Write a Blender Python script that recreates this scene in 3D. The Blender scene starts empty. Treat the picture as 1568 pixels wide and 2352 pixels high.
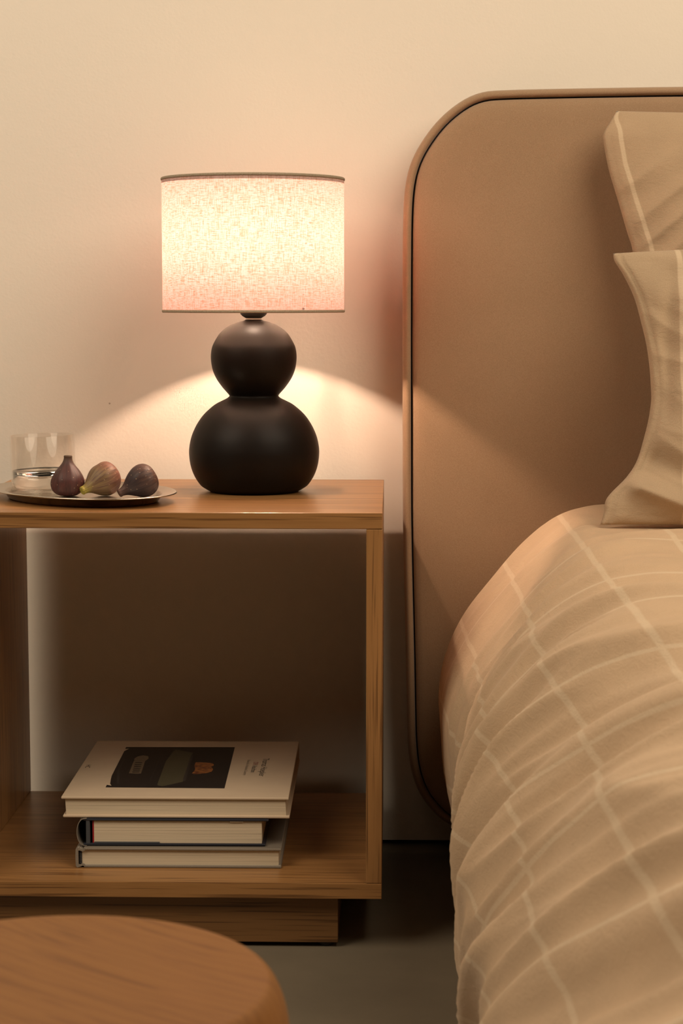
import bpy, bmesh, math, random
from mathutils import Vector, Matrix, noise

random.seed(7)
SC = bpy.context.scene
COL = SC.collection
PI = math.pi

# ------------------------------------------------------------------ camera
F = 4500.0                 # focal length in pixels of the 1568 x 2352 frame
EYE = 0.794                # camera height above the floor
_yd = Vector(((900 - 784) / F, (1176 - 691) / F, 1.0)).normalized()   # world +Y seen in camera axes (x right, y up, z forward)
_up = Vector((0, _yd.z, -_yd.y)).normalized()
_xd = _up.cross(_yd)
if _xd.x < 0: _xd = -_xd
CAMW = Matrix((_xd, _yd, _up))          # rows: world axes in camera coordinates -> camera vector to world vector
cam = bpy.data.cameras.new('camera')
camo = bpy.data.objects.new('camera', cam)
COL.objects.link(camo)
R3 = Matrix((CAMW @ Vector((1, 0, 0)), CAMW @ Vector((0, 1, 0)), CAMW @ Vector((0, 0, -1)))).transposed()
camo.matrix_world = Matrix.Translation((0, 0, EYE)) @ R3.to_4x4()
cam.sensor_fit = 'VERTICAL'
cam.sensor_height = 36.0
cam.sensor_width = 24.0
cam.lens = 36.0 * F / 2352
cam.clip_start = 0.05
cam.dof.use_dof = True
cam.dof.focus_distance = 2.5
cam.dof.aperture_fstop = 16
SC.camera = camo

# ------------------------------------------------------------------ world, lights, exposure
world = bpy.data.worlds.new('world')
SC.world = world
world.use_nodes = True
bg = world.node_tree.nodes['Background']
bg.inputs['Color'].default_value = (1.0, 0.74, 0.48, 1)
bg.inputs['Strength'].default_value = 0.02

def area_light(name, loc, target, size, power, color):
    l = bpy.data.lights.new(name, 'AREA')
    l.shape = 'DISK'; l.size = size; l.energy = power; l.color = color
    o = bpy.data.objects.new(name, l); COL.objects.link(o)
    o.location = loc
    o.rotation_euler = (Vector(target) - Vector(loc)).to_track_quat('-Z', 'Y').to_euler()
    return o
area_light('right_fill_light', (1.30, 1.05, 2.35), (0.25, 2.5, 0.6), 1.9, 46, (1.0, 0.835, 0.635))  # main soft fill added out of frame, upper right; no fitting modelled
area_light('left_fill_light', (-1.75, 1.10, 2.30), (0.0, 2.5, 0.5), 1.7, 40, (1.0, 0.82, 0.62))  # second fill added out of frame for the left wall and duvet side
BULB_POWER = 2200.0

SC.view_settings.view_transform = 'Standard'
SC.view_settings.look = 'None'
SC.view_settings.exposure = 0.0
SC.view_settings.gamma = 1.0
SC.view_settings.use_curve_mapping = False
SC.cycles.use_denoising = True
SC.cycles.sample_clamp_indirect = 4.0
SC.cycles.max_bounces = 10
SC.cycles.transparent_max_bounces = 12

# ------------------------------------------------------------------ helpers
def ray(px, py):
    return CAMW @ Vector(((px - 784) / F, (1176 - py) / F, 1.0))
def on_y(px, py, Y):
    d = ray(px, py); p = d * (Y / d.y); p.z += EYE
    return p
def on_z(px, py, z):
    d = ray(px, py); p = d * ((z - EYE) / d.z); p.z += EYE
    return p

def smoothstep(a, b, x):
    t = max(0.0, min(1.0, (x - a) / (b - a)))
    return t * t * (3 - 2 * t)
def lerp(a, b, t): return a + (b - a) * t
def interp(xs, ys, x):
    if x <= xs[0]: return ys[0]
    for i in range(len(xs) - 1):
        if x <= xs[i + 1]:
            return lerp(ys[i], ys[i + 1], (x - xs[i]) / (xs[i + 1] - xs[i]))
    return ys[-1]
def catmull(pts, n, closed=False):
    """resample a polyline smoothly, n steps per span"""
    out = []; N = len(pts)
    rng = range(N if closed else N - 1)
    for i in rng:
        if closed: p0, p1, p2, p3 = (pts[(i + k) % N] for k in (-1, 0, 1, 2))
        else: p0, p1, p2, p3 = pts[max(i - 1, 0)], pts[i], pts[i + 1], pts[min(i + 2, N - 1)]
        for k in range(n):
            t = k / n
            out.append(tuple(0.5 * (2 * b + (c - a) * t + (2 * a - 5 * b + 4 * c - d) * t * t + (3 * b - a - 3 * c + d) * t ** 3)
                             for a, b, c, d in zip(p0, p1, p2, p3)))
    if not closed: out.append(tuple(pts[-1]))
    return out
def even(pts, n):
    """n points evenly spaced by arc length along an open polyline"""
    L = [0.0]
    for a, b in zip(pts, pts[1:]): L.append(L[-1] + math.dist(a, b))
    dims = list(zip(*pts))
    return [tuple(interp(L, d, L[-1] * k / (n - 1)) for d in dims) for k in range(n)]

def obj(name, me, mat=None, parent=None, smooth=False):
    o = bpy.data.objects.new(name, me)
    COL.objects.link(o)
    if mat is not None and not me.materials: me.materials.append(mat)
    if smooth: me.polygons.foreach_set('use_smooth', [True] * len(me.polygons))
    if parent is not None: o.parent = parent
    return o
def bm_obj(name, bm, mat=None, parent=None, smooth=False):
    bmesh.ops.recalc_face_normals(bm, faces=bm.faces[:])
    me = bpy.data.meshes.new(name); bm.to_mesh(me); bm.free()
    return obj(name, me, mat, parent, smooth)
def empty(name, loc, rz=0.0):
    o = bpy.data.objects.new(name, None); COL.objects.link(o)
    o.location = loc; o.rotation_euler = (0, 0, rz); o.empty_display_size = 0.05
    return o
def tag(o, label, cat, group=None):
    o['label'] = label; o['category'] = cat
    if group: o['group'] = group
    return o
def box(x0, x1, y0, y1, z0, z1, bevel=0.0, seg=2, bm=None):
    bm = bm or bmesh.new()
    m = Matrix.Translation(((x0 + x1) / 2, (y0 + y1) / 2, (z0 + z1) / 2)) @ Matrix.Diagonal((x1 - x0, y1 - y0, z1 - z0, 1))
    r = bmesh.ops.create_cube(bm, size=1.0, matrix=m)
    if bevel:
        es = list({e for v in r['verts'] for e in v.link_edges})
        bmesh.ops.bevel(bm, geom=es, offset=bevel, segments=seg, affect='EDGES', profile=0.5)
    return bm
def lathe(profile, n=96, sx=1.0, sy=1.0, fn=None):
    """profile: list of (r, z); r = 0 at an end closes it"""
    bm = bmesh.new(); rings = []
    for r, z in profile:
        if r < 1e-7: rings.append([bm.verts.new((0, 0, z))])
        else:
            ring = []
            for k in range(n):
                a = 2 * PI * k / n
                p = Vector((r * math.cos(a) * sx, r * math.sin(a) * sy, z))
                if fn: p = fn(p, a)
                ring.append(bm.verts.new(p))
            rings.append(ring)
    for A, B in zip(rings, rings[1:]):
        if len(A) == 1 and len(B) == 1: continue
        for k in range(n):
            k2 = (k + 1) % n
            if len(A) == 1: bm.faces.new((A[0], B[k2], B[k]))
            elif len(B) == 1: bm.faces.new((A[k], A[k2], B[0]))
            else: bm.faces.new((A[k], A[k2], B[k2], B[k]))
    return bm
def tube(path, r, n=8, bm=None):
    bm = bm or bmesh.new(); rings = []
    P = [Vector(p) for p in path]
    for i, p in enumerate(P):
        d = (P[min(i + 1, len(P) - 1)] - P[max(i - 1, 0)]).normalized()
        a = d.orthogonal().normalized(); b = d.cross(a)
        if rings:
            a = (prev - d * prev.dot(d)).normalized(); b = d.cross(a)
        prev = a
        rings.append([bm.verts.new(p + (a * math.cos(2 * PI * k / n) + b * math.sin(2 * PI * k / n)) * r) for k in range(n)])
    for A, B in zip(rings, rings[1:]):
        for k in range(n): bm.faces.new((A[k], A[(k + 1) % n], B[(k + 1) % n], B[k]))
    bm.faces.new(rings[0]); bm.faces.new(rings[-1])
    return bm

# ------------------------------------------------------------------ materials
class N:
    """short-hand for building node trees"""
    def __init__(s, name):
        s.m = bpy.data.materials.new(name); s.m.use_nodes = True
        s.t = s.m.node_tree; s.t.nodes.clear()
        s.out = s.t.nodes.new('ShaderNodeOutputMaterial')
    def n(s, typ, ins=None, **props):
        nd = s.t.nodes.new('ShaderNode' + typ)
        for k, v in props.items(): setattr(nd, k, v)
        for k, v in (ins or {}).items():
            if isinstance(v, bpy.types.NodeSocket): s.t.links.new(v, nd.inputs[k])
            else: nd.inputs[k].default_value = v
        return nd
    def link(s, a, b): s.t.links.new(a, b)
    def coord(s, which='Object', scale=(1, 1, 1), rot=(0, 0, 0), loc=(0, 0, 0)):
        c = s.n('TexCoord')
        return s.n('Mapping', {'Vector': c.outputs[which], 'Scale': scale, 'Rotation': rot, 'Location': loc}).outputs[0]
    def noise(s, vec, scale, detail=3.0, rough=0.55, dist=0.0):
        return s.n('TexNoise', {'Vector': vec, 'Scale': scale, 'Detail': detail, 'Roughness': rough, 'Distortion': dist}).outputs['Fac']
    def ramp(s, fac, stops):
        r = s.n('ValToRGB', {'Fac': fac}); cr = r.color_ramp
        cr.elements[0].position = stops[0][0]; cr.elements[0].color = (*stops[0][1], 1)
        cr.elements[1].position = stops[-1][0]; cr.elements[1].color = (*stops[-1][1], 1)
        for p, c in stops[1:-1]:
            e = cr.elements.new(p); e.color = (*c, 1)
        return r.outputs[0]
    def math(s, op, a, b=0.0, c=0.0, clamp=False):
        nd = s.n('Math', operation=op); nd.use_clamp = clamp
        for i, v in enumerate((a, b, c)):
            if isinstance(v, bpy.types.NodeSocket): s.link(v, nd.inputs[i])
            else: nd.inputs[i].default_value = v
        return nd.outputs[0]
    def mix(s, fac, a, b, blend='MIX'):
        nd = s.n('Mix', data_type='RGBA', blend_type=blend)
        for i, v in ((0, fac), (6, a), (7, b)):
            if isinstance(v, bpy.types.NodeSocket): s.link(v, nd.inputs[i])
            else: nd.inputs[i].default_value = v if i == 0 else (*v, 1)
        return nd.outputs[2]
    def bump(s, h, strength, dist, nrm=None):
        ins = {'Height': h, 'Strength': strength, 'Distance': dist}
        if nrm is not None: ins['Normal'] = nrm
        return s.n('Bump', ins).outputs[0]
    def pbr(s, color, rough=0.5, normal=None, **kw):
        b = s.n('BsdfPrincipled')
        for k, v in (('Base Color', color), ('Roughness', rough)):
            if isinstance(v, bpy.types.NodeSocket): s.link(v, b.inputs[k])
            else: b.inputs[k].default_value = v if k == 'Roughness' else (*v, 1)
        for k, v in kw.items():
            key = k.replace('_', ' ')
            b.inputs[key].default_value = v
        if normal is not None: s.link(normal, b.inputs['Normal'])
        s.link(b.outputs[0], s.out.inputs['Surface'])
        return s.m

def mat_wood(name, axis, light, dark, pore, seed=0.0, rough=0.32):
    m = N(name)
    sc = [34.0, 34.0, 34.0]; sc[axis] = 1.6
    fs = [300.0, 300.0, 300.0]; fs[axis] = 6.0
    v = m.coord('Object', sc, loc=(seed, seed * 1.7, seed * 0.6))
    v2 = m.coord('Object', fs, loc=(seed, 0, 0))
    bandn = m.noise(v, 1.0, 4.0, 0.6, 0.6)
    fine = m.noise(v2, 1.0, 2.0, 0.5)
    c = m.ramp(bandn, [(0.30, dark), (0.5, light), (0.72, tuple(x * 1.12 for x in light))])
    pf = m.ramp(fine, [(0.35, (1, 1, 1)), (0.46, (0, 0, 0))])
    c = m.mix(m.math('MULTIPLY', pf, 0.75), c, pore)
    nr = m.bump(fine, 0.12, 0.0006)
    return m.pbr(c, rough, nr, Specular_IOR_Level=0.5)

OAK_L, OAK_D, OAK_P = (0.325, 0.163, 0.057), (0.23, 0.108, 0.034), (0.10, 0.042, 0.014)
M_oak_x = mat_wood('oak_grain_across', 0, OAK_L, OAK_D, OAK_P, 0.3)
M_oak_z = mat_wood('oak_grain_upright', 2, OAK_L, OAK_D, OAK_P, 1.9)
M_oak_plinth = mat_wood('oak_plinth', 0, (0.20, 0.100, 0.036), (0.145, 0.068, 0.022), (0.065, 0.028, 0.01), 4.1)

def mat_wall():
    m = N('painted_plaster')
    v = m.coord('Object')
    big = m.noise(v, 1.3, 3.0)
    c = m.ramp(big, [(0.3, (0.845, 0.78, 0.68)), (0.7, (0.87, 0.805, 0.705))])
    vo = m.n('TexVoronoi', {'Vector': v, 'Scale': 7.0})
    spot = m.math('LESS_THAN', vo.outputs['Distance'], 0.0105)
    c = m.mix(m.math('MULTIPLY', spot, 0.6), c, (0.25, 0.17, 0.11))
    h = m.noise(v, 230.0, 3.0, 0.6)
    h2 = m.noise(v, 45.0, 2.0)
    nr = m.bump(h2, 0.10, 0.004, m.bump(h, 0.22, 0.0012))
    return m.pbr(c, 0.75, nr, Specular_IOR_Level=0.2)
M_wall = mat_wall()

def mat_floor():
    m = N('matt_linoleum')
    v = m.coord('Object')
    c = m.ramp(m.noise(v, 9.0, 5.0, 0.6), [(0.3, (0.15, 0.125, 0.088)), (0.7, (0.18, 0.15, 0.105))])
    vo = m.n('TexVoronoi', {'Vector': v, 'Scale': 9.0})
    c = m.mix(m.math('MULTIPLY', m.math('LESS_THAN', vo.outputs['Distance'], 0.02), 0.8), c, (0.05, 0.03, 0.02))
    return m.pbr(c, 0.62, m.bump(m.noise(v, 160.0, 2.0), 0.15, 0.001), Specular_IOR_Level=0.3)
M_floor = mat_floor()

def mat_velvet():
    m = N('brushed_velour')
    v = m.coord('Object')
    c = m.ramp(m.noise(v, 6.0, 4.0, 0.6), [(0.25, (0.335, 0.215, 0.125)), (0.75, (0.385, 0.252, 0.152))])
    f = m.noise(v, 900.0, 2.0)
    c = m.mix(0.25, c, m.ramp(f, [(0.3, (0.22, 0.13, 0.07)), (0.7, (0.50, 0.35, 0.22))]))
    return m.pbr(c, 0.85, m.bump(f, 0.25, 0.0006, m.bump(m.noise(v, 160.0, 2.0), 0.10, 0.001)), Specular_IOR_Level=0.15, Sheen_Weight=0.25, Sheen_Roughness=0.5)
M_velvet = mat_velvet()
def plain(name, col, rough=0.6, **kw): return N(name).pbr(col, rough, **kw)
M_seam = plain('dark_seam', (0.03, 0.018, 0.012), 0.9)

def mat_linen(name, base, stripe, su, sv, wu, wv):
    """washed cotton with a thin woven windowpane check laid out along the cloth's own UVs"""
    m = N(name)
    uv = m.n('TexCoord').outputs['UV']
    v = m.coord('Object')
    sp = m.n('SeparateXYZ', {'Vector': uv})
    wob = m.math('MULTIPLY', m.math('SUBTRACT', m.noise(v, 14.0, 2.0), 0.5), 0.0045)
    def line(c, per, w):
        a = m.math('ADD', m.math('ADD', c, wob), per * 100.5)
        d = m.math('ABSOLUTE', m.math('SUBTRACT', m.math('MODULO', a, per), per / 2))
        return m.n('MapRange', {'Value': d, 'From Min': w * 0.65, 'From Max': w * 1.15, 'To Min': 1.0, 'To Max': 0.0}).outputs[0]
    ln = line(sp.outputs[0], su, wu)
    if sv: ln = m.math('MAXIMUM', ln, line(sp.outputs[1], sv, wv))
    c = m.ramp(m.noise(v, 14.0, 4.0, 0.6), [(0.3, tuple(x * 0.94 for x in base)), (0.7, tuple(x * 1.05 for x in base))])
    c = m.mix(m.math('MULTIPLY', ln, 0.62), c, stripe)
    sw = m.n('TexNoise', {'Vector': m.coord('UV', (900, 900, 1)), 'Scale': 1.0, 'Detail': 2.0}).outputs['Fac']
    c = m.mix(0.12, c, m.ramp(sw, [(0.3, (0.2, 0.14, 0.09)), (0.7, (0.7, 0.58, 0.43))]))
    crinkle = m.noise(m.coord('Object', (1, 1, 1.7)), 75.0, 4.0, 0.65, 1.2)
    nr = m.bump(sw, 0.12, 0.0005, m.bump(crinkle, 0.30, 0.0035))
    return m.pbr(c, 0.88, nr, Specular_IOR_Level=0.15, Sheen_Weight=0.12)
BASE_L, STRIPE_L = (0.60, 0.42, 0.26), (0.74, 0.585, 0.40)
M_duvet = mat_linen('washed_check_cotton', BASE_L, STRIPE_L, 0.095, 0.20, 0.0036, 0.0042)
M_pillow_back = mat_linen('washed_stripe_cotton_back', (0.45, 0.315, 0.195), STRIPE_L, 0.19, 0, 0.0032, 0)
M_pillow_front = mat_linen('washed_stripe_cotton_front', (0.45, 0.325, 0.205), STRIPE_L, 0.19, 0, 0.0036, 0)

# ------------------------------------------------------------------ setting
YW = 2.812
def structure(o): o['kind'] = 'structure'; return o
structure(bm_obj('floor', box(-2.6, 3.2, -1.2, 2.95, -0.06, 0.0), M_floor))
structure(bm_obj('wall_back', box(-2.6, 3.2, YW, YW + 0.12, 0.0065, 2.6), M_wall))

# ------------------------------------------------------------------ bedside table
TT = 0.5416                       # table top height
YF, YB = 2.329, 2.772             # front and back edge
XR = -0.0107                      # right outer face
XL = -0.541                       # left outer face
TH = 0.0193
SHELF = EYE - 0.7069
ns = tag(empty('bedside_table', ((XL + XR) / 2, (YF + YB) / 2, 0)), 'open oak bedside table with a low shelf, under the lamp', 'table')
def ns_part(name, x0, x1, y0, y1, z0, z1, mat, bevel=0.0008):
    o = bm_obj(name, box(x0 - ns.location.x, x1 - ns.location.x, y0 - ns.location.y, y1 - ns.location.y, z0, z1, bevel), mat, ns)
    return o
ns_part('top_panel', XL, XR, YF, YB, TT - TH, TT, M_oak_x)
ns_part('side_panel', XR - TH, XR, YF, YB, SHELF, TT - TH - 0.0004, M_oak_z)
ns_part('side_panel', XL, XL + TH, YF, YB, SHELF, TT - TH - 0.0004, M_oak_z)
ns_part('shelf', XL, XR, YF, YB, SHELF - TH - 0.0006, SHELF - 0.0004, M_oak_x)
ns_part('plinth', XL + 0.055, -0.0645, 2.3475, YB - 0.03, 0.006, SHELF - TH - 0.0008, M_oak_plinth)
M_black_plastic = plain('black_plastic', (0.015, 0.013, 0.012), 0.5)
for fx in (-0.08, XL + 0.075):
    for fy in (2.362, YB - 0.05):
        o = bm_obj('foot', lathe([(0, 0.0), (0.009, 0.0), (0.0105, 0.0015), (0.0105, 0.006), (0, 0.006)], 24), M_black_plastic, ns)
        o.location = (fx - ns.location.x, fy - ns.location.y, 0)

# ------------------------------------------------------------------ bed: base and upholstered headboard
YH = 2.717
BEDC = 0.83                                   # centre line of the bed
bed = tag(empty('bed', (BEDC, 2.0, 0)), 'bed with a tall tan upholstered headboard with rounded corners', 'bed')
def bl(p): return Vector(p) - bed.location
left_px = [(1500, 198.5), (1300, 202), (1160, 205.5), (1105, 211), (1058, 232), (1010, 271), (970, 322), (944, 372), (931, 424), (926, 490), (924.5, 600),
           (924, 800), (924.5, 1000), (925, 1180), (927.5, 1320), (931.5, 1494), (934, 1633), (936, 1703), (943, 1766), (960, 1818), (985, 1856), (1016, 1886), (1060, 1908), (1110, 1916)]
half = [(p.x, p.z) for p in (on_y(x, y, YH + 0.012) for x, y in left_px)]
half = even(catmull(half, 6), 150)
topz = half[0][1]
half = [(BEDC, topz + 0.004)] + half + [(BEDC, half[-1][1])]
half = even(half, 300)
loop2 = half + [(2 * BEDC - x, z) for x, z in reversed(half[1:-1])]
def offset_loop(L, d):
    n = len(L); out = []
    for i in range(n):
        a, b = L[i - 3], L[(i + 3) % n]
        t = Vector((b[0] - a[0], b[1] - a[1])).normalized()
        # the loop runs from the top centre leftwards and down: the inside lies to the left of travel
        out.append((L[i][0] - t.y * d, L[i][1] + t.x * d))
    return out
def ring_mesh(section, fill_front=False, fill_back=False):
    bm = bmesh.new(); rings = []
    for d, Y in section:
        rings.append([bm.verts.new(bl((x, Y, z))) for x, z in offset_loop(loop2, d)])
    for A, B in zip(rings, rings[1:]):
        for k in range(len(A)): bm.faces.new((A[k], A[(k + 1) % len(A)], B[(k + 1) % len(A)], B[k]))
    if fill_front: bm.faces.new(rings[-1])
    if fill_back: bm.faces.new(rings[0])
    return bm
hb = bm_obj('headboard', ring_mesh([(0.003, 2.806), (0.003, 2.742), (0.03, 2.742)], True, True), M_velvet, bed, True)
bm_obj('edge_band', ring_mesh([(0.004, 2.775), (0.001, 2.770), (0.0, 2.755), (0.0, 2.738), (0.0012, 2.730), (0.004, 2.7245), (0.0075, 2.723), (0.0105, 2.7255), (0.0118, 2.732), (0.0118, 2.75)]), M_velvet, hb, True)
bm_obj('seam', ring_mesh([(0.0105, 2.7385), (0.016, 2.7385)]), M_seam, hb)
bm_obj('front_pad', ring_mesh([(0.0137, 2.745), (0.0137, 2.731), (0.0150, 2.7262), (0.0185, 2.7225), (0.025, 2.7200), (0.04, 2.7185), (0.08, YH)], True), M_velvet, hb, True)
bm_obj('base', box(-0.5, 0.5, -1.3, 0.66, 0.05, 0.20, 0.02, 3), M_velvet, bed)
for sx in (-0.42, 0.42):
    for sy in (-1.2, 0.0, 0.58):
        o = bm_obj('leg', lathe([(0, 0), (0.018, 0), (0.022, 0.05), (0, 0.05)], 16), M_black_plastic, bed)
        o.location = (sx, sy, 0)

# ------------------------------------------------------------------ duvet
prof = [(0.90, 0.532), (0.65, 0.533), (0.50, 0.534), (0.387, 0.533), (0.290, 0.529), (0.2498, 0.523), (0.2153, 0.509), (0.1751, 0.477), (0.1348, 0.4355), (0.0944, 0.3885), (0.0656, 0.335),
        (0.0541, 0.288), (0.0555, 0.240), (0.0605, 0.192), (0.068, 0.150), (0.0745, 0.108), (0.080, 0.060), (0.088, 0.022), (0.110, 0.008), (0.15, 0.006)]
prof = [(2 * 0.83 - x, z) for x, z in reversed(prof[1:])] + [(0.83, 0.532)] + prof[1:]
prof = catmull(prof, 8)
MJ = 540
prof = even(prof, MJ)
PL = sum(math.dist(a, b) for a, b in zip(prof, prof[1:]))
ds = PL / (MJ - 1)
jA = min(range(MJ), key=lambda j: abs(prof[j][0] - 0.221) if prof[j][1] > 0.4 else 9)
sA = jA * ds
NI = 330
Y0, Y1 = 0.55, 2.70
def warp(Y): return 1.15 * (1 - smoothstep(1.5, 2.55, Y)) + 0.12
def fold_height(s, Y):
    """s runs from the mattress middle over the edge down the side"""
    q = s - sA
    w = Y - warp(Y) * q                      # folds sweep back as they run down the side
    side = smoothstep(-0.16, 0.10, q)
    a = noise.noise(Vector((w * 5.5 + 3.1, q * 2.2, 0.3)))
    b = noise.noise(Vector((w * 12.0 + 9.0, q * 4.0, 4.2)))
    c = noise.noise(Vector((w * 31.0, q * 5.0 + 2.0, 7.7)))
    big = noise.noise(Vector((w * 2.6 + 1.0, q * 1.3, 11.0)))
    r = (0.20 - abs(b)) * 0.022 + (0.20 - abs(a)) * 0.034 + c * 0.0025 + big * 0.014
    far = 1 - 0.72 * smoothstep(2.05, 2.45, Y)
    r = r * (0.40 + 0.60 * side) * far
    return r - 0.016 * smoothstep(0.04, 0.26, q) * (0.4 + 0.6 * far)
def duvet_point(j, Y):
    x, z = prof[j]
    s = j * ds
    # plump end beside the headboard
    t = smoothstep(2.50, 2.70, Y)
    e = 1 - math.sqrt(max(0.0, 1 - (max(0.0, Y - 2.56) / 0.141) ** 2))
    e *= 0.16
    j0, j1 = max(j - 1, 0), min(j + 1, MJ - 1)
    tx, tz = prof[j1][0] - prof[j0][0], prof[j1][1] - prof[j0][1]
    L = math.hypot(tx, tz)
    nx, nz = tz / L, -tx / L                 # outward
    h = fold_height(s, Y)
    low = 1 - smoothstep(0.10, 0.42, z)
    # the hanging side: tucked under beside the headboard, swelling into a second lobe nearer the camera
    lobe = 0.014 * low * smoothstep(1.97, 1.80, Y) - 0.036 * low * math.exp(-((Y - 2.13 + 0.25 * (z - 0.1)) / 0.15) ** 2)
    if x > BEDC: lobe = -lobe
    x += nx * (h - e) - lobe
    z += nz * (h - e)
    if x > 0.2 and 2.2 < Y < 2.58:        # pressed flat under the pillows
        k = smoothstep(0.21, 0.26, x) * smoothstep(2.24, 2.31, Y) * smoothstep(2.58, 2.50, Y)
        z = lerp(z, min(z, 0.519), k)
    if z < 0.006: z = 0.006 + 0.0005 * (z - 0.006)
    return Vector((x, Y, z))
bm = bmesh.new(); uvl = bm.loops.layers.uv.new('UVMap')
grid = []; meta = {}
for i in range(NI):
    Y = lerp(Y0, Y1, (i / (NI - 1)) ** 0.92)
    row = []
    for j in range(MJ):
        v = bm.verts.new(duvet_point(j, Y)); row.append(v)
        q = j * ds - sA
        meta[v] = (q, Y - warp(Y) * q)
    grid.append(row)
for i in range(NI - 1):
    for j in range(MJ - 1):
        f = bm.faces.new((grid[i][j], grid[i][j + 1], grid[i + 1][j + 1], grid[i + 1][j]))
        for lp in f.loops: lp[uvl].uv = meta[lp.vert]
duvet = bm_obj('duvet', bm, M_duvet, None, True)
tag(duvet, 'puffy beige checked duvet spilling over the side of the bed', 'duvet')

# ------------------------------------------------------------------ pillows
def pillow(name, left, top, y_of, width, thick, mat, stripe, wrinkle, seed, nu=230, nv=230):
    """left: pixel points of the left edge from bottom to top; top: how the top edge sags; y_of(z) gives the leaning middle plane"""
    L3 = []
    for px, py in left:
        Y = 2.5
        for _ in range(12):
            p = on_y(px, py, Y); Y = y_of(p.z)
        L3.append((p.x, p.z))
    L3 = even(catmull(L3, 8), nv)
    xc = L3[0][0] + width / 2
    bm = bmesh.new(); uvl = bm.loops.layers.uv.new('UVMap'); meta = {}
    z0, z1 = L3[0][1], L3[-1][1]
    def P(i, j, side):
        u, t = i / (nu - 1), j / (nv - 1)
        xl, zl = L3[j]
        x = lerp(xl, 2 * xc - xl, u)
        z = zl + top(u) * smoothstep(0.55, 1.0, t)
        hu = max(0.0, 1 - abs(2 * u - 1) ** 2.6); hv = max(0.0, 1 - abs(2 * t - 1) ** 2.6)
        h = thick * (hu ** 0.62) * (hv ** 0.55)
        e = x - xl
        wr = wrinkle(u, t, x, z) * min(1.0, hu * 6) * min(1, hv * 6) if side < 0 else 0.0
        if side < 0: wr -= 0.0030 * math.exp(-((e - 0.0085 - 0.001 * noise.noise(Vector((z * 60, 0, seed)))) / 0.0016) ** 2)   # stitched hem
        y = y_of(z) + side * (h + 0.0012) - wr
        return Vector((x, y, z)), (stripe(x, e, t), t * (z1 - z0))
    faces = []
    rim = {}
    for side in (-1, 1):
        g = []
        for i in range(nu):
            col = []
            for j in range(nv):
                edge = i in (0, nu - 1) or j in (0, nv - 1)
                if edge and (i, j) in rim: v = rim[(i, j)]
                else:
                    p, m = P(i, j, side if not edge else 0)
                    v = bm.verts.new(p); meta[v] = m
                    if edge: rim[(i, j)] = v
                col.append(v)
            g.append(col)
        for i in range(nu - 1):
            for j in range(nv - 1):
                q = (g[i][j], g[i + 1][j], g[i + 1][j + 1], g[i][j + 1])
                f = bm.faces.new(q if side < 0 else tuple(reversed(q)))
                for lp in f.loops: lp[uvl].uv = meta[lp.vert]
    return bm_obj(name, bm, mat, None, True)
def wr_back(u, t, x, z):
    w = (x * 0.75 - z) * 22
    return 0.020 * (0.2 - abs(noise.noise(Vector((w, (x + z) * 2.0, 1.0))))) * (1 - smoothstep(0.75, 0.95, t)) + 0.004 * noise.noise(Vector((x * 16, z * 16, 3)))
def wr_front(u, t, x, z):
    w = (x * 0.5 + z) * 20
    r = 0.014 * (0.2 - abs(noise.noise(Vector((w, (x - z) * 3.0, 5.0))))) + 0.005 * noise.noise(Vector((x * 22, z * 12, 8)))
    # dented lower corner with one diagonal ridge
    d = (z - (0.585 - (x - 0.27) * 0.42))
    r += 0.024 * math.exp(-(d / 0.011) ** 2) * smoothstep(0.45, 0.26, x)
    r -= 0.020 * math.exp(-((d - 0.032) / 0.022) ** 2) * smoothstep(0.46, 0.30, x)
    # long upright crease
    d2 = x - (0.335 + 0.06 * (z - 0.70))
    r -= 0.010 * math.exp(-(d2 / 0.010) ** 2) * smoothstep(0.62, 0.70, z) * smoothstep(0.86, 0.78, z)
    return r
pb = pillow('pillow', [(1500, 1120), (1498, 980), (1488, 800), (1470, 680), (1452, 575), (1440, 535), (1419, 462), (1398, 392), (1386, 330), (1385, 308), (1398, 284), (1416, 255)],
            lambda u: -0.02 * u, lambda z: 2.545 + 0.13 * (z - 0.55) / 0.5, 0.72, 0.072, M_pillow_back, lambda x, e, t: e - lerp(0.0225, 0.0012, smoothstep(0.92, 1.0, t)), wr_back, 1)
tag(pb, 'beige pillow leaning on the headboard, behind the other pillow', 'pillow')
pf = pillow('pillow', [(1378, 1205), (1386, 1178), (1394, 1143), (1438, 1096), (1462, 1058), (1479, 1003), (1491, 950), (1495, 895), (1486, 805), (1471, 738), (1455, 682), (1431, 632), (1411, 600), (1408, 582)],
            lambda u: 0.012 * math.sin(min(u, 1) * PI), lambda z: 2.375 + 0.10 * (z - 0.53) / 0.35, 0.70, 0.075, M_pillow_front, lambda x, e, t: x - 0.3535, wr_front, 2)
tag(pf, 'crumpled beige pillow standing in front of the other pillow', 'pillow')

# ------------------------------------------------------------------ lamp
LX, LY = -0.1828, 2.5985
PXM = LY / F * 1.0                       # metres per pixel at the lamp, before the tilt of the view
def lz(y): return on_y(584, y, LY).z
def lr(px): return (on_y(584 + px, 900, LY) - on_y(584, 900, LY)).x
lamp = tag(empty('table_lamp', (LX, LY, TT)), 'lit table lamp with black double-gourd base and linen drum shade', 'lamp')
def zoomy(y): return lz(380 + y / 3.016) - TT
def zoomr(r): return lr(r / 3.016)
body = [(0.0, zoomy(2256)), (zoomr(309), zoomy(2256))]
lower = [(311, 2250), (338, 2236), (376, 2208), (416, 2146), (441, 2076), (451, 2000), (448, 1940), (431, 1868), (396, 1792), (346, 1722), (276, 1660), (226, 1632), (190, 1614), (174, 1602)]
upper = [(170, 1594), (177, 1583), (221, 1532), (261, 1472), (286, 1408), (296, 1335), (290, 1270), (271, 1222), (231, 1160), (171, 1112), (110, 1086), (70, 1076), (56, 1068)]
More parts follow.
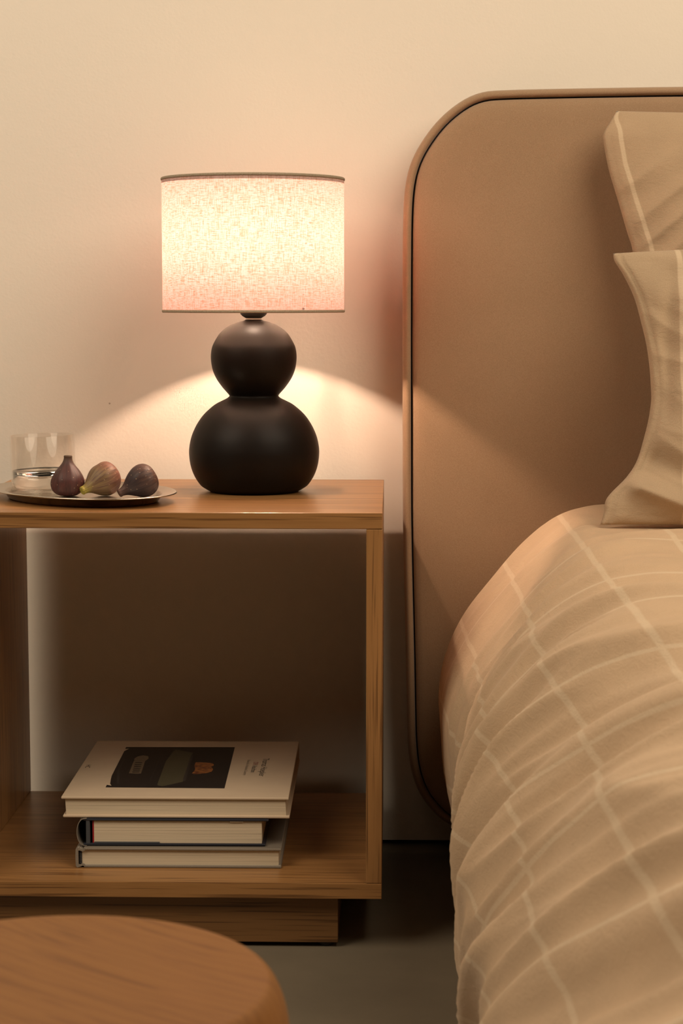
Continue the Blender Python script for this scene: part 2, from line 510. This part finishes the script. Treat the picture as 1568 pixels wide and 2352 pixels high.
pts = catmull([(zoomr(r), zoomy(y)) for r, y in lower + upper], 6)
prof_l = [(0, 0.0), (zoomr(305), 0.0), (zoomr(309), 0.0012)] + [p for p in pts if p[1] > 0.002] + [(0, pts[-1][1])]
def mat_ceramic():
    m = N('matt_black_ceramic')
    v = m.coord('Object')
    return m.pbr((0.0070, 0.0044, 0.0031), 0.48, m.bump(m.noise(v, 420.0, 2.0), 0.10, 0.0004), Specular_IOR_Level=0.17)
bm_obj('lamp_base', lathe(prof_l, 128), mat_ceramic(), lamp, True)
M_steel = plain('satin_steel', (0.55, 0.50, 0.44), 0.3, Metallic=1.0)
zn = pts[-1][1]
bm_obj('collar', lathe([(0, zn), (zoomr(55), zn), (zoomr(52), zoomy(1064)), (zoomr(54), zoomy(1058)), (0, zoomy(1058))], 48), M_steel, lamp, True)
cup = [(zoomr(r), zoomy(y)) for r, y in ((54, 1058), (62, 1053), (78, 1043), (90, 1030), (95, 1015), (95, 990), (62, 985), (60, 880), (0, 880))]
bm_obj('socket', lathe([(0, zoomy(1058))] + cup, 48), M_black_plastic, lamp, True)
SB, ST = lz(717.0) - TT, lz(409.5) - TT          # shade bottom and top
SR = lr(207)
def mat_shade():
    m = N('slubbed_linen')
    uv = m.n('TexCoord').outputs['UV']
    def st(sx, sy, d=3.0, loc=(0, 0, 0)):
        return m.noise(m.n('Mapping', {'Vector': uv, 'Scale': (sx, sy, 1), 'Location': loc}).outputs[0], 1.0, d, 0.6)
    hz = st(90, 800); vt = st(800, 70, loc=(3, 7, 0)); slub = st(170, 620, 3.0, (9, 2, 0)); vs = st(620, 70, 3.0, (1, 5, 0))
    k = m.math('ADD', m.math('MULTIPLY', hz, 0.5), m.math('MULTIPLY', vt, 0.5))
    t = m.ramp(k, [(0.42, (0.220, 0.092, 0.068)), (0.50, (0.310, 0.139, 0.130)), (0.57, (0.355, 0.166, 0.168))])
    sf = m.ramp(slub, [(0.56, (0, 0, 0)), (0.66, (1, 1, 1))])
    vf = m.ramp(vs, [(0.58, (0, 0, 0)), (0.70, (1, 1, 1))])
    t = m.mix(m.math('MULTIPLY', sf, 0.62), t, (0.15, 0.036, 0.015))
    t = m.mix(m.math('MULTIPLY', vf, 0.40), t, (0.17, 0.045, 0.022))
    tr = m.n('BsdfTranslucent', {'Color': t})
    df = m.n('BsdfDiffuse', {'Color': m.mix(0.5, (0.58, 0.54, 0.47), m.mix(1.0, t, (2.6, 5.0, 5.0), 'MULTIPLY'))})
    mx = m.n('MixShader', {0: 0.45, 1: df.outputs[0], 2: tr.outputs[0]})
    m.link(mx.outputs[0], m.out.inputs['Surface'])
    return m.m
def cyl_uv(r, z0, z1, n=160, nz=1):
    bm = bmesh.new(); uvl = bm.loops.layers.uv.new('UVMap')
    rows = [[bm.verts.new((r * math.cos(2 * PI * k / n), r * math.sin(2 * PI * k / n), lerp(z0, z1, h / nz))) for k in range(n)] for h in range(nz + 1)]
    for h in range(nz):
        for k in range(n):
            f = bm.faces.new((rows[h][k], rows[h][(k + 1) % n], rows[h + 1][(k + 1) % n], rows[h + 1][k]))
            for lp, (a, b) in zip(f.loops, ((k, h), (k + 1, h), (k + 1, h + 1), (k, h + 1))):
                lp[uvl].uv = (a / n * 2 * PI * r, lerp(z0, z1, b / nz))
    me = bpy.data.meshes.new('shade'); bm.to_mesh(me); bm.free()
    return me
shade = obj('lamp_shade', cyl_uv(SR, SB + 0.001, ST - 0.001, 160, 8), mat_shade(), lamp, True)
def mat_hem():
    m = N('linen_hem')
    v = m.coord('Object')
    c = m.ramp(m.noise(v, 700.0, 3.0), [(0.3, (0.50, 0.40, 0.28)), (0.7, (0.66, 0.56, 0.42))])
    df = m.n('BsdfDiffuse', {'Color': c}); tr = m.n('BsdfTranslucent', {'Color': (0.16, 0.09, 0.055, 1)})
    m.link(m.n('MixShader', {0: 0.35, 1: df.outputs[0], 2: tr.outputs[0]}).outputs[0], m.out.inputs['Surface'])
    return m.m
M_hem = mat_hem()
def hem(z, up):
    h = 0.0032
    a, b = (z, z + h) if up else (z - h, z)
    return lathe([(SR - 0.0016, a), (SR + 0.0002, a - 0.0004), (SR + 0.0010, a + 0.0006), (SR + 0.0010, b - 0.0006), (SR + 0.0002, b + 0.0002), (SR - 0.0016, b), (SR - 0.0016, a)], 160)
o = bm_obj('hem', hem(SB, True), M_hem, shade, True); o['label'] = 'folded linen hem round the bottom of the shade'
o = bm_obj('hem', hem(ST, False), M_hem, shade, True); o['label'] = 'folded linen hem round the top of the shade'
M_white_wire = plain('white_wire', (0.7, 0.66, 0.58), 0.4)
bm = bmesh.new()
for k in range(3):
    a = math.radians(66 + 120 * k)
    tube([(0.021 * math.cos(a), 0.021 * math.sin(a), SB + 0.012), (0.05 * math.cos(a), 0.05 * math.sin(a), SB + 0.012), ((SR - 0.001) * math.cos(a), (SR - 0.001) * math.sin(a), SB + 0.006)], 0.0014, 8, bm)
md = N('added_opal_diffuser')
md.link(md.n('MixShader', {0: 0.62, 1: md.n('BsdfDiffuse', {'Color': (0.8, 0.76, 0.7, 1)}).outputs[0], 2: md.n('BsdfTranslucent', {'Color': (0.92, 0.84, 0.78, 1)}).outputs[0]}).outputs[0], md.out.inputs['Surface'])
bm_obj('added_top_diffuser', lathe([(0, ST - 0.008), (SR - 0.0012, ST - 0.008)], 96), md.m, shade, True)  # unseen disc added to spread the light leaving the shade top
bm_obj('shade_carrier', bm, M_white_wire, shade, True)
BZ = SB + 0.096
neck = lathe([(0, zoomy(880)), (0.012, zoomy(880)), (0.012, BZ - 0.020), (0.009, BZ - 0.012), (0, BZ - 0.012)], 32)
bulb = bm_obj('bulb', neck, plain('bulb_cap', (0.75, 0.72, 0.66), 0.4), lamp, True)
mg = N('lit_bulb')
em = mg.n('Emission', {'Color': (1.0, 0.68, 0.49, 1), 'Strength': BULB_POWER})
mg.link(em.outputs[0], mg.out.inputs['Surface'])
gp = [(0, -0.011)] + [(0.010 * math.cos(a), (0.011 if a < 0 else 0.015) * math.sin(a)) for a in [math.radians(d) for d in range(-80, 81, 10)]] + [(0, 0.015)]
g = bm_obj('bulb_globe', lathe(gp, 24), mg.m, bulb, True); g.location = (0, 0, BZ)

# ------------------------------------------------------------------ tray with glass and figs
TC = Vector((-0.395, 2.4865, TT)); TROT = math.atan2(-0.7245, 0.6893)
TA, TB = 0.1455, 0.1022
def mat_tray():
    m = N('worn_stainless_steel')
    v = m.coord('Object')
    r = m.n('MapRange', {'Value': m.noise(v, 22.0, 2.0), 'To Min': 0.22, 'To Max': 0.30}).outputs[0]
    return m.pbr((0.60, 0.555, 0.49), r, None, Metallic=1.0)
tp = [(0, 0.0030), (0.70, 0.0030), (0.775, 0.0034), (0.80, 0.0050), (0.835, 0.0098), (0.86, 0.0108), (0.90, 0.0108), (0.945, 0.0120), (0.985, 0.0133), (1.0, 0.0131), (1.004, 0.0122), (0.998, 0.0115),
      (0.985, 0.0118), (0.945, 0.0104), (0.90, 0.0092), (0.862, 0.0090), (0.845, 0.0080), (0.815, 0.0022), (0.80, 0.0004), (0.77, 0.0), (0.0, 0.0)]
tray = bm_obj('tray', lathe(tp, 128, TA, TB), mat_tray(), None, True)
tray.location = TC; tray.rotation_euler = (0, 0, TROT)
tag(tray, 'oval stainless steel tray with a broad rim on the bedside table', 'tray')
WELL = TT + 0.0031

def mat_glass():
    m = N('clear_tumbler_glass')
    fc = m.n('LayerWeight', {'Blend': 0.5}).outputs['Facing']
    fr = m.math('ADD', m.math('MULTIPLY', m.math('POWER', fc, 3.2), 0.75), 0.022)
    tr = m.n('BsdfTransparent', {'Color': (0.97, 0.96, 0.945, 1)})
    gl = m.n('BsdfGlossy', {'Color': (1, 1, 1, 1), 'Roughness': 0.02})
    m.link(m.n('MixShader', {0: fr, 1: tr.outputs[0], 2: gl.outputs[0]}).outputs[0], m.out.inputs['Surface'])
    return m.m
GX, GY = -0.4545, 2.543
GR = 0.0418; GH = 0.0755
glass = bm_obj('drinking_glass', lathe([(0, 0.0), (GR - 0.006, 0.0), (GR - 0.002, 0.0012), (GR - 0.0004, 0.005), (GR, 0.012), (GR, GH - 0.0006), (GR - 0.0006, GH), (GR - 0.0014, GH), (GR - 0.0018, GH - 0.0006),
                                         (GR - 0.0019, 0.013), (GR - 0.004, 0.0075), (GR - 0.010, 0.0065), (0, 0.0065)], 96), mat_glass(), None, True)
glass.location = (GX, GY, WELL); glass.rotation_euler = (0, math.radians(-1.4), 0)
tag(glass, 'clear straight-sided tumbler of water at the back of the tray', 'glass')
WR = GR - 0.00195
water = bm_obj('water', lathe([(0, 0.0067), (GR - 0.0102, 0.0067), (GR - 0.0042, 0.0077), (WR - 0.0004, 0.0125), (WR, 0.016), (WR, 0.0300), (WR - 0.0015, 0.0292), (0, 0.0290)], 96),
               N('still_water').pbr((0.99, 0.985, 0.96), 0.0, Transmission_Weight=1.0, IOR=1.33), None, True)
water.location = glass.location; water.rotation_euler = glass.rotation_euler
tag(water, 'shallow clear water filling the lower third of the tumbler', 'water')

def mat_fig(name, stem, mid, low, streak, seed):
    m = N(name)
    v = m.coord('Object')
    z = m.n('SeparateXYZ', {'Vector': v}).outputs[2]
    t = m.n('MapRange', {'Value': z, 'From Min': 0.0, 'From Max': 0.052}).outputs[0]
    nz = m.noise(m.coord('Object', loc=(seed, seed, 0)), 55.0, 4.0, 0.6)
    t = m.math('ADD', t, m.math('MULTIPLY', m.math('SUBTRACT', nz, 0.5), 0.5))
    c = m.ramp(t, [(0.05, low), (0.55, mid), (0.78, mid), (0.98, stem)])
    u = m.coord('UV', (46, 2.2, 1), loc=(seed, 0, 0))
    st = m.ramp(m.noise(u, 1.0, 3.0, 0.6, 0.4), [(0.40, (0, 0, 0)), (0.66, (1, 1, 1))])
    c = m.mix(m.math('MULTIPLY', st, 0.75), c, streak)
    vo = m.n('TexVoronoi', {'Vector': v, 'Scale': 190.0})
    dots = m.math('LESS_THAN', vo.outputs['Distance'], 0.13)
    c = m.mix(m.math('MULTIPLY', dots, 0.45), c, (0.50, 0.34, 0.22))
    nr = m.bump(m.noise(u, 1.0, 3.0), 0.25, 0.002, m.bump(m.noise(v, 300.0, 3.0), 0.15, 0.0006))
    return m.pbr(c, 0.48, nr, Specular_IOR_Level=0.35)
fig_prof = [(0.0, 0.0), (0.30, 0.0), (0.62, 0.03), (0.86, 0.11), (0.97, 0.21), (1.0, 0.30), (0.965, 0.42), (0.84, 0.54), (0.655, 0.65), (0.48, 0.735), (0.35, 0.81), (0.275, 0.88), (0.245, 0.94), (0.255, 0.975), (0.20, 1.0), (0.0, 0.995)]
def fig(label, base, axis, r, h, mat, seed, squash=1.0, bend=0.0):
    pr = catmull(fig_prof, 4); n = 72
    bm = bmesh.new(); uvl = bm.loops.layers.uv.new('UVMap'); rows = []
    for rr, t in pr:
        row = []
        for k in range(n):
            a = 2 * PI * k / n
            w = 1 + 0.022 * math.cos(7 * a + seed + 2 * t) * math.sin(PI * min(1, max(0, t))) + 0.05 * noise.noise(Vector((math.cos(a) * 1.2, math.sin(a) * 1.2, t * 2.2 + seed)))
            row.append(bm.verts.new((rr * r * w * math.cos(a) * squash + bend * max(0, t - 0.5) ** 2 * h, rr * r * w * math.sin(a), t * h)))
        rows.append(row)
    for i in range(len(rows) - 1):
        for k in range(n):
            f = bm.faces.new((rows[i][k], rows[i][(k + 1) % n], rows[i + 1][(k + 1) % n], rows[i + 1][k]))
            for lp, (kk, ii) in zip(f.loops, ((k, i), (k + 1, i), (k + 1, i + 1), (k, i + 1))):
                lp[uvl].uv = (kk / n, pr[ii][1])
    bmesh.ops.remove_doubles(bm, verts=bm.verts[:], dist=1e-6)
    o = bm_obj('fig', bm, mat, None, True)
    q = Vector((0, 0, 1)).rotation_difference(Vector(axis).normalized())
    o.rotation_mode = 'QUATERNION'; o.rotation_quaternion = q
    # lower until the skin touches the tray
    M = q.to_matrix()
    zmin = min((M @ v.co).z for v in o.data.vertices)
    o.location = (base[0], base[1], WELL - zmin + 0.0001)
    tag(o, label, 'fig', 'figs on the tray')
    return o
F1 = mat_fig('fig_skin_dark', (0.10, 0.062, 0.030), (0.070, 0.026, 0.022), (0.090, 0.024, 0.020), (0.030, 0.014, 0.014), 0.7)
F2 = mat_fig('fig_skin_green', (0.42, 0.36, 0.05), (0.20, 0.13, 0.060), (0.27, 0.105, 0.075), (0.085, 0.036, 0.030), 2.3)
F3 = mat_fig('fig_skin_plum', (0.11, 0.052, 0.036), (0.040, 0.022, 0.022), (0.115, 0.058, 0.040), (0.022, 0.013, 0.016), 5.1)
fig('dark purple fig standing upright with its stem on top', (-0.4155, 2.494), (0.02, 0.03, 1), 0.0214, 0.0520, F1, 0.4)
fig('reddish green fig lying with its yellow-green stem towards the glass', (-0.3560, 2.512), (-0.72, -0.58, -0.38), 0.0215, 0.0545, F2, 1.6)
fig('blackish plum fig lying on its side nearest the lamp', (-0.3030, 2.492), (-0.80, -0.34, -0.42), 0.0212, 0.0530, F3, 3.0)

# ------------------------------------------------------------------ books
def mat_pages(name, col):
    m = N(name)
    ln = m.noise(m.coord('Object', (3, 3, 900)), 1.0, 3.0, 0.7)
    ln2 = m.noise(m.coord('Object', (1.2, 1.2, 260), loc=(4, 4, 1)), 1.0, 2.0)
    c = m.ramp(ln, [(0.32, tuple(x * 0.62 for x in col)), (0.48, col)])
    c = m.mix(m.ramp(ln2, [(0.28, (0.55,) * 3), (0.36, (0,) * 3)]), c, tuple(x * 0.45 for x in col))
    return m.pbr(c, 0.8, m.bump(ln, 0.3, 0.0008), Specular_IOR_Level=0.1)
M_pages = mat_pages('paper_edges', (0.62, 0.52, 0.38))
M_pages2 = mat_pages('paper_edges_smooth', (0.60, 0.51, 0.375))
def mat_cover():
    m = N('pale_matt_cover')
    v = m.coord('Object')
    return m.pbr(m.ramp(m.noise(v, 30.0, 3.0), [(0.3, (0.55, 0.43, 0.31)), (0.7, (0.58, 0.46, 0.33))]), 0.5, Specular_IOR_Level=0.3)
def mat_cloth():
    m = N('grey_book_cloth')
    v = m.coord('Object', rot=(0, 0, 0.7))
    a = m.n('TexWave', {'Vector': v, 'Scale': 420.0, 'Distortion': 0.4}, bands_direction='X').outputs['Fac']
    b = m.n('TexWave', {'Vector': v, 'Scale': 420.0, 'Distortion': 0.4}, bands_direction='Z').outputs['Fac']
    w = m.math('MULTIPLY', a, b)
    return m.pbr(m.ramp(w, [(0.1, (0.17, 0.145, 0.115)), (0.8, (0.46, 0.40, 0.32))]), 0.8, m.bump(w, 0.4, 0.0008), Specular_IOR_Level=0.15)
M_cover, M_cloth = mat_cover(), mat_cloth()
M_jacket = plain('navy_jacket', (0.020, 0.022, 0.032), 0.32)
M_flap = plain('slate_flap', (0.060, 0.066, 0.075), 0.4)
M_red = plain('red_endpaper', (0.30, 0.012, 0.018), 0.6)
M_ink = plain('black_ink', (0.02, 0.016, 0.014), 0.6)
M_ink_grey = plain('grey_ink', (0.16, 0.125, 0.09), 0.6)
M_ink_red = plain('red_ink', (0.30, 0.045, 0.035), 0.6)
M_band = plain('striped_headband', (0.03, 0.028, 0.03), 0.7)

Z1 = SHELF - 0.0003
H1, H2, H3 = 0.0255, 0.0355, 0.0268
# bottom: grey cloth, spine on the left
b1 = tag(empty('book', (-0.2665, 2.392 + 0.115, Z1), math.radians(0.4)), 'grey cloth-bound hardback at the bottom of the stack', 'book', 'stacked hardbacks on the low shelf')
W1, D1 = 0.258, 0.236
def part(name, x0, x1, y0, y1, z0, z1, mat, parent, bev=0.0008):
    return bm_obj(name, box(x0, x1, y0, y1, z0, z1, bev), mat, parent)
T1 = 0.0033
part('cover', -W1 / 2 + 0.010, W1 / 2, -D1 / 2, D1 / 2, 0, T1, M_cloth, b1, 0.0012)
part('cover', -W1 / 2 + 0.010, W1 / 2, -D1 / 2, D1 / 2, H1 - T1, H1, M_cloth, b1, 0.0012)
# flat spine with pinched joints
def extrude_y(poly, y0, y1):
    bm = bmesh.new()
    A = [bm.verts.new((x, y0, z)) for x, z in poly]; B = [bm.verts.new((x, y1, z)) for x, z in poly]
    n = len(poly)
    for k in range(n): bm.faces.new((A[k], A[(k + 1) % n], B[(k + 1) % n], B[k]))
    bm.faces.new(A); bm.faces.new(list(reversed(B)))
    return bm
xs = -W1 / 2
sp = [(xs + 0.012, 0.0004), (xs + 0.009, 0.0026), (xs + 0.006, 0.0012), (xs + 0.002, -0.0000), (xs, 0.002), (xs - 0.0003, H1 / 2), (xs, H1 - 0.002), (xs + 0.002, H1), (xs + 0.006, H1 - 0.0012), (xs + 0.009, H1 - 0.0026), (xs + 0.012, H1 - 0.0004),
      (xs + 0.012, H1 - 0.0032), (xs + 0.0088, H1 - 0.0050), (xs + 0.0050, H1 - 0.0036), (xs + 0.0034, H1 - 0.004), (xs + 0.0032, H1 / 2), (xs + 0.0034, 0.004), (xs + 0.0050, 0.0036), (xs + 0.0088, 0.0050), (xs + 0.012, 0.0032)]
bm_obj('spine', extrude_y(sp, -D1 / 2, D1 / 2), M_cloth, b1)
part('page_block', -W1 / 2 + 0.0075, W1 / 2 - 0.0035, -D1 / 2 + 0.0035, D1 / 2 - 0.0035, T1, H1 - T1, M_pages2, b1, 0.0)
bm = bmesh.new()
for k in range(9):
    zz = lerp(0.0052, H1 - 0.0052, k / 8)
    tube([(xs + 0.0042, -D1 / 2 + 0.0032, zz), (xs + 0.0055, -D1 / 2 + 0.0026, zz + 0.0004), (xs + 0.0074, -D1 / 2 + 0.0032, zz + 0.0002)], 0.00085, 6, bm)
bm_obj('headband', bm, M_band, b1, True)

# middle: navy jacket, spine on the left
W2, D2 = 0.2385, 0.205
b2 = tag(empty('book', (-0.2760, 2.3965 + D2 / 2, Z1 + H1 + 0.0002), math.radians(0.6)), 'thick hardback in a navy dust jacket in the middle of the stack', 'book', 'stacked hardbacks on the low shelf')
T2 = 0.0034
x2 = -W2 / 2
part('cover', x2 + 0.008, W2 / 2 - 0.001, -D2 / 2, D2 / 2, 0.0004, T2, M_jacket, b2, 0.0014)
part('cover', x2 + 0.008, W2 / 2 + 0.003, -D2 / 2, D2 / 2, H2 - T2, H2 - 0.0004, M_jacket, b2, 0.0014)
part('page_block', x2 + 0.0215, W2 / 2 - 0.006, -D2 / 2 + 0.0032, D2 / 2 - 0.0032, T2, H2 - T2, M_pages, b2, 0.0)
part('endpaper', x2 + 0.0195, x2 + 0.0215, -D2 / 2 + 0.0034, D2 / 2 - 0.0034, T2, H2 - T2, M_red, b2, 0.0)
part('spine_board', x2 + 0.0115, x2 + 0.0165, -D2 / 2 + 0.0006, D2 / 2 - 0.0006, T2 * 0.7, H2 - T2 * 0.7, M_flap, b2, 0.001)
arc_o = [(x2 + 0.012, 0.0), (x2 + 0.006, 0.0015), (x2 + 0.0022, 0.006), (x2 + 0.0004, 0.012), (x2, H2 / 2), (x2 + 0.0004, H2 - 0.012), (x2 + 0.0022, H2 - 0.006), (x2 + 0.006, H2 - 0.0012), (x2 + 0.012, H2)]
arc_i = [(x + 0.0009, lerp(z, H2 / 2, 0.035)) for x, z in reversed(arc_o)]
bm_obj('dust_jacket', extrude_y(catmull(arc_o, 3) + catmull(arc_i, 3), -D2 / 2 - 0.0006, D2 / 2 + 0.0006), plain('jacket_paper', (0.20, 0.17, 0.14), 0.25), b2)
part('flap', x2 + 0.022, x2 + 0.104, -D2 / 2 + 0.0008, D2 / 2 - 0.002, T2, T2 + 0.0016, M_flap, b2, 0.0003)
part('page_corner', W2 / 2 - 0.046, W2 / 2 - 0.029, -D2 / 2 + 0.0012, -D2 / 2 + 0.010, H2 - T2 - 0.0014, H2 - T2, M_pages2, b2, 0.0004)

# top: pale cover with a printed picture, fore-edge to the camera, spine at the back
W3, D3 = 0.286, 0.316
b3 = tag(empty('book', (-0.2715, 2.399 + D3 / 2, Z1 + H1 + H2 + 0.0004), math.radians(0.3)), 'large pale picture book with a dark cover photo on top of the stack', 'book', 'stacked hardbacks on the low shelf')
T3 = 0.0032
part('cover', -W3 / 2 + 0.002, W3 / 2 + 0.001, -D3 / 2, D3 / 2 - 0.006, 0.0, T3, M_cover, b3, 0.001)
front = part('cover', -W3 / 2, W3 / 2, -D3 / 2, D3 / 2 - 0.006, H3 - T3, H3, M_cover, b3, 0.001)
bm_obj('spine', box(-W3 / 2, W3 / 2, D3 / 2 - 0.0062, D3 / 2, 0.0, H3, 0.0016), M_cover, b3)
bm = box(-W3 / 2 + 0.0045, W3 / 2 - 0.0045, -D3 / 2 + 0.0036, D3 / 2 - 0.006, T3, H3 - T3)
for v in bm.verts:
    if v.co.z < H3 / 2: v.co.x += 0.0012
bm_obj('page_block', bm, M_pages, b3)
ztop = EYE - 0.6182
ZC = H3 + 0.00012
bpy.context.view_layer.update()
def loc3(px, py):
    p = on_z(px, py, b3.location.z + H3)
    c, s = math.cos(-b3.rotation_euler.z), math.sin(-b3.rotation_euler.z)
    dx, dy = p.x - b3.location.x, p.y - b3.location.y
    return (c * dx - s * dy, s * dx + c * dy)
# the printed photo: flat ink shapes in one sheet
M_print = [plain('print_black', (0.010, 0.0085, 0.0085), 0.45), plain('print_olive', (0.060, 0.054, 0.030), 0.45), plain('print_plate', (0.13, 0.095, 0.06), 0.45),
           None, plain('print_charcoal', (0.026, 0.023, 0.022), 0.45)]
mo = N('print_ember'); v = mo.coord('Object')
mo.pbr(mo.ramp(mo.noise(v, 160.0, 3.0), [(0.35, (0.10, 0.028, 0.012)), (0.65, (0.32, 0.12, 0.03))]), 0.45)
M_print[3] = mo.m
def zp(x, y): return loc3(230 + x / 4.9, 1700 + y / 4.9)
ax0, ay0 = zp(290, 78); ax1, ay1 = zp(1515, 80); ax2, ay2 = zp(1398, 543); ax3, ay3 = zp(60, 532)
bm = bmesh.new()
def flat(pts, z, mi):
    f = bm.faces.new([bm.verts.new((x, y, z)) for x, y in pts]); f.material_index = mi
    if f.normal.z < 0: f.normal_flip()
    f.normal_update()
flat([zp(*p) for p in ((290, 78), (1515, 80), (1398, 543), (60, 532), (76, 503), (128, 514), (112, 492), (120, 440), (130, 400), (270, 125), (328, 96), (282, 100))], ZC, 0)
flat([zp(*p) for p in ((845, 105), (1045, 145), (1020, 180), (930, 470), (700, 522), (640, 505), (740, 235))], ZC + 0.00006, 1)
flat([zp(*p) for p in ((1030, 170), (1048, 170), (962, 455), (935, 470), (930, 440))], ZC + 0.00012, 4)
flat([zp(*p) for p in ((378, 235), (505, 235), (460, 378), (322, 376))], ZC + 0.00006, 2)
flat([zp(*p) for p in ((385, 232), (382, 210), (420, 185), (480, 172), (540, 182), (545, 210), (510, 234))], ZC + 0.00006, 2)
flat([zp(*p) for p in ((1075, 250), (1180, 252), (1270, 262), (1280, 285), (1250, 300), (1270, 330), (1255, 356), (1180, 375), (1060, 385), (1030, 378), (1070, 330), (1060, 290))], ZC + 0.00006, 3)
flat([zp(*p) for p in ((265, 210), (285, 205), (220, 320), (215, 490), (188, 490), (190, 350))], ZC + 0.00006, 4)
flat([zp(*p) for p in ((672, 185), (680, 185), (560, 470), (550, 470))], ZC + 0.00006, 4)
for k in range(6):                      # characters stamped on the small plate
    y = 250 + k * 21; x = 492 - (y - 235) * 0.31
    flat([zp(*p) for p in ((x - 14, y), (x - 92, y), (x - 95, y + 9), (x - 17, y + 9))], ZC + 0.00012, 0)
me = bpy.data.meshes.new('cover_picture'); bm.to_mesh(me); bm.free()
for mm in M_print: me.materials.append(mm)
pic = obj('cover_picture', me, None, b3); pic['label'] = 'dark printed photograph on the cover'
def text(body, px, py, length_px_end, size, mat, squeeze):
    """lettering whose tops point to the right of the cover, reading towards the camera"""
    cu = bpy.data.curves.new('lettering', 'FONT'); cu.body = body; cu.size = size; cu.align_x = 'LEFT'
    t = bpy.data.objects.new('tmp', cu); COL.objects.link(t)
    bpy.context.view_layer.update()
    me = bpy.data.meshes.new_from_object(t.evaluated_get(bpy.context.evaluated_depsgraph_get()))
    bpy.data.objects.remove(t); bpy.data.curves.remove(cu)
    xs_ = [v.co.x for v in me.vertices]; w = max(xs_) - min(xs_); x0 = min(xs_)
    a = loc3(px, py); b = loc3(*length_px_end)
    L = a[1] - b[1]
    for v in me.vertices: v.co = ((v.co.y), -(v.co.x - x0) * L / w, 0)
    me.materials.clear()
    o = obj('lettering', me, mat, b3)
    o.location = (a[0], a[1], ZC)
    return o
text('Thomas Hoepker', 604.5, 1742, (601, 1783), 0.0125, M_ink, 0.7)
text('DDR', 582.3, 1750.5, (581, 1757), 0.0095, M_ink_red, 0.7)
text('Ansichten', 579.8, 1758.5, (577.5, 1774), 0.0095, M_ink, 0.7)
text('Views of a Vanished Country', 568.5, 1745, (564, 1780.5), 0.0060, M_ink_grey, 0.7)
text('HC', 199, 1757, (198, 1763.5), 0.0095, M_ink, 0.7)

# ------------------------------------------------------------------ stool in the foreground
h = 0.36
SX, SY, SZ, SRD = -0.498 * h, 2.789 * h, EYE - h, 0.3165 * h
stool = tag(empty('stool', (SX, SY, 0)), 'round oak stool with a dished seat in the foreground', 'stool')
def mat_stool():
    m = N('oiled_oak_seat')
    v = m.coord('Object', (1, 1, 1), rot=(0, 0, math.radians(38)))
    far = m.n('Mapping', {'Vector': v, 'Scale': (0.55, 2.3, 1.2), 'Location': (0.22, 0.36, 0.1)}).outputs[0]
    w = m.n('TexWave', {'Vector': far, 'Scale': 16.0, 'Distortion': 7.0, 'Detail': 3.0, 'Detail Scale': 0.9, 'Detail Roughness': 0.55}, wave_type='RINGS', wave_profile='SAW').outputs['Fac']
    fine = m.noise(m.n('Mapping', {'Vector': v, 'Scale': (9, 170, 60)}).outputs[0], 1.0, 3.0, 0.6, 0.6)
    patch = m.noise(v, 9.0, 3.0)
    c = m.ramp(w, [(0.0, (0.190, 0.074, 0.016)), (0.25, (0.222, 0.091, 0.021)), (0.9, (0.232, 0.096, 0.023)), (1.0, (0.200, 0.08, 0.018))])
    c = m.mix(m.math('MULTIPLY', patch, 0.25), c, (0.30, 0.14, 0.045))
    c = m.mix(m.math('MULTIPLY', m.ramp(fine, [(0.36, (1, 1, 1)), (0.48, (0, 0, 0))]), 0.6), c, (0.14, 0.052, 0.013))
    return m.pbr(c, 0.48, m.bump(fine, 0.08, 0.0005), Specular_IOR_Level=0.25)
sp_ = [(0.0, -0.0030), (SRD * 0.5, -0.0024), (SRD * 0.85, -0.0010), (SRD * 0.97, -0.0001), (SRD, 0.0), (SRD + 0.0025, -0.0010), (SRD + 0.0060, -0.0055), (SRD + 0.0095, -0.0140), (SRD + 0.0118, -0.026),
       (SRD + 0.0120, -0.040), (SRD + 0.009, -0.052), (SRD - 0.002, -0.060), (0.0, -0.060)]
seat = bm_obj('seat', lathe(catmull(sp_, 3), 128), mat_stool(), stool, True)
seat.location = (0, 0, SZ)
M_oak_leg = mat_wood('oak_leg', 2, (0.50, 0.27, 0.11), (0.38, 0.19, 0.07), OAK_P, 7.0)
for k in range(3):
    a = math.radians(100 + 120 * k)
    r0, r1 = SRD * 0.62, SRD * 0.95
    bm = bmesh.new()
    n = 20; rings = []
    for t in (0, 0.03, 0.5, 1.0):
        rr = lerp(0.011, 0.0165, t) * (0.9 if t == 0 else 1); c = Vector((math.cos(a), math.sin(a), 0)) * lerp(r1, r0, t); c.z = lerp(0.0, SZ - 0.056, t)
        rings.append([bm.verts.new(c + Vector((rr * math.cos(2 * PI * q / n), rr * math.sin(2 * PI * q / n), 0))) for q in range(n)])
    for A, B in zip(rings, rings[1:]):
        for q in range(n): bm.faces.new((A[q], A[(q + 1) % n], B[(q + 1) % n], B[q]))
    bm.faces.new(rings[0]); bm.faces.new(rings[-1])
    bm_obj('leg', bm, M_oak_leg, stool, True)
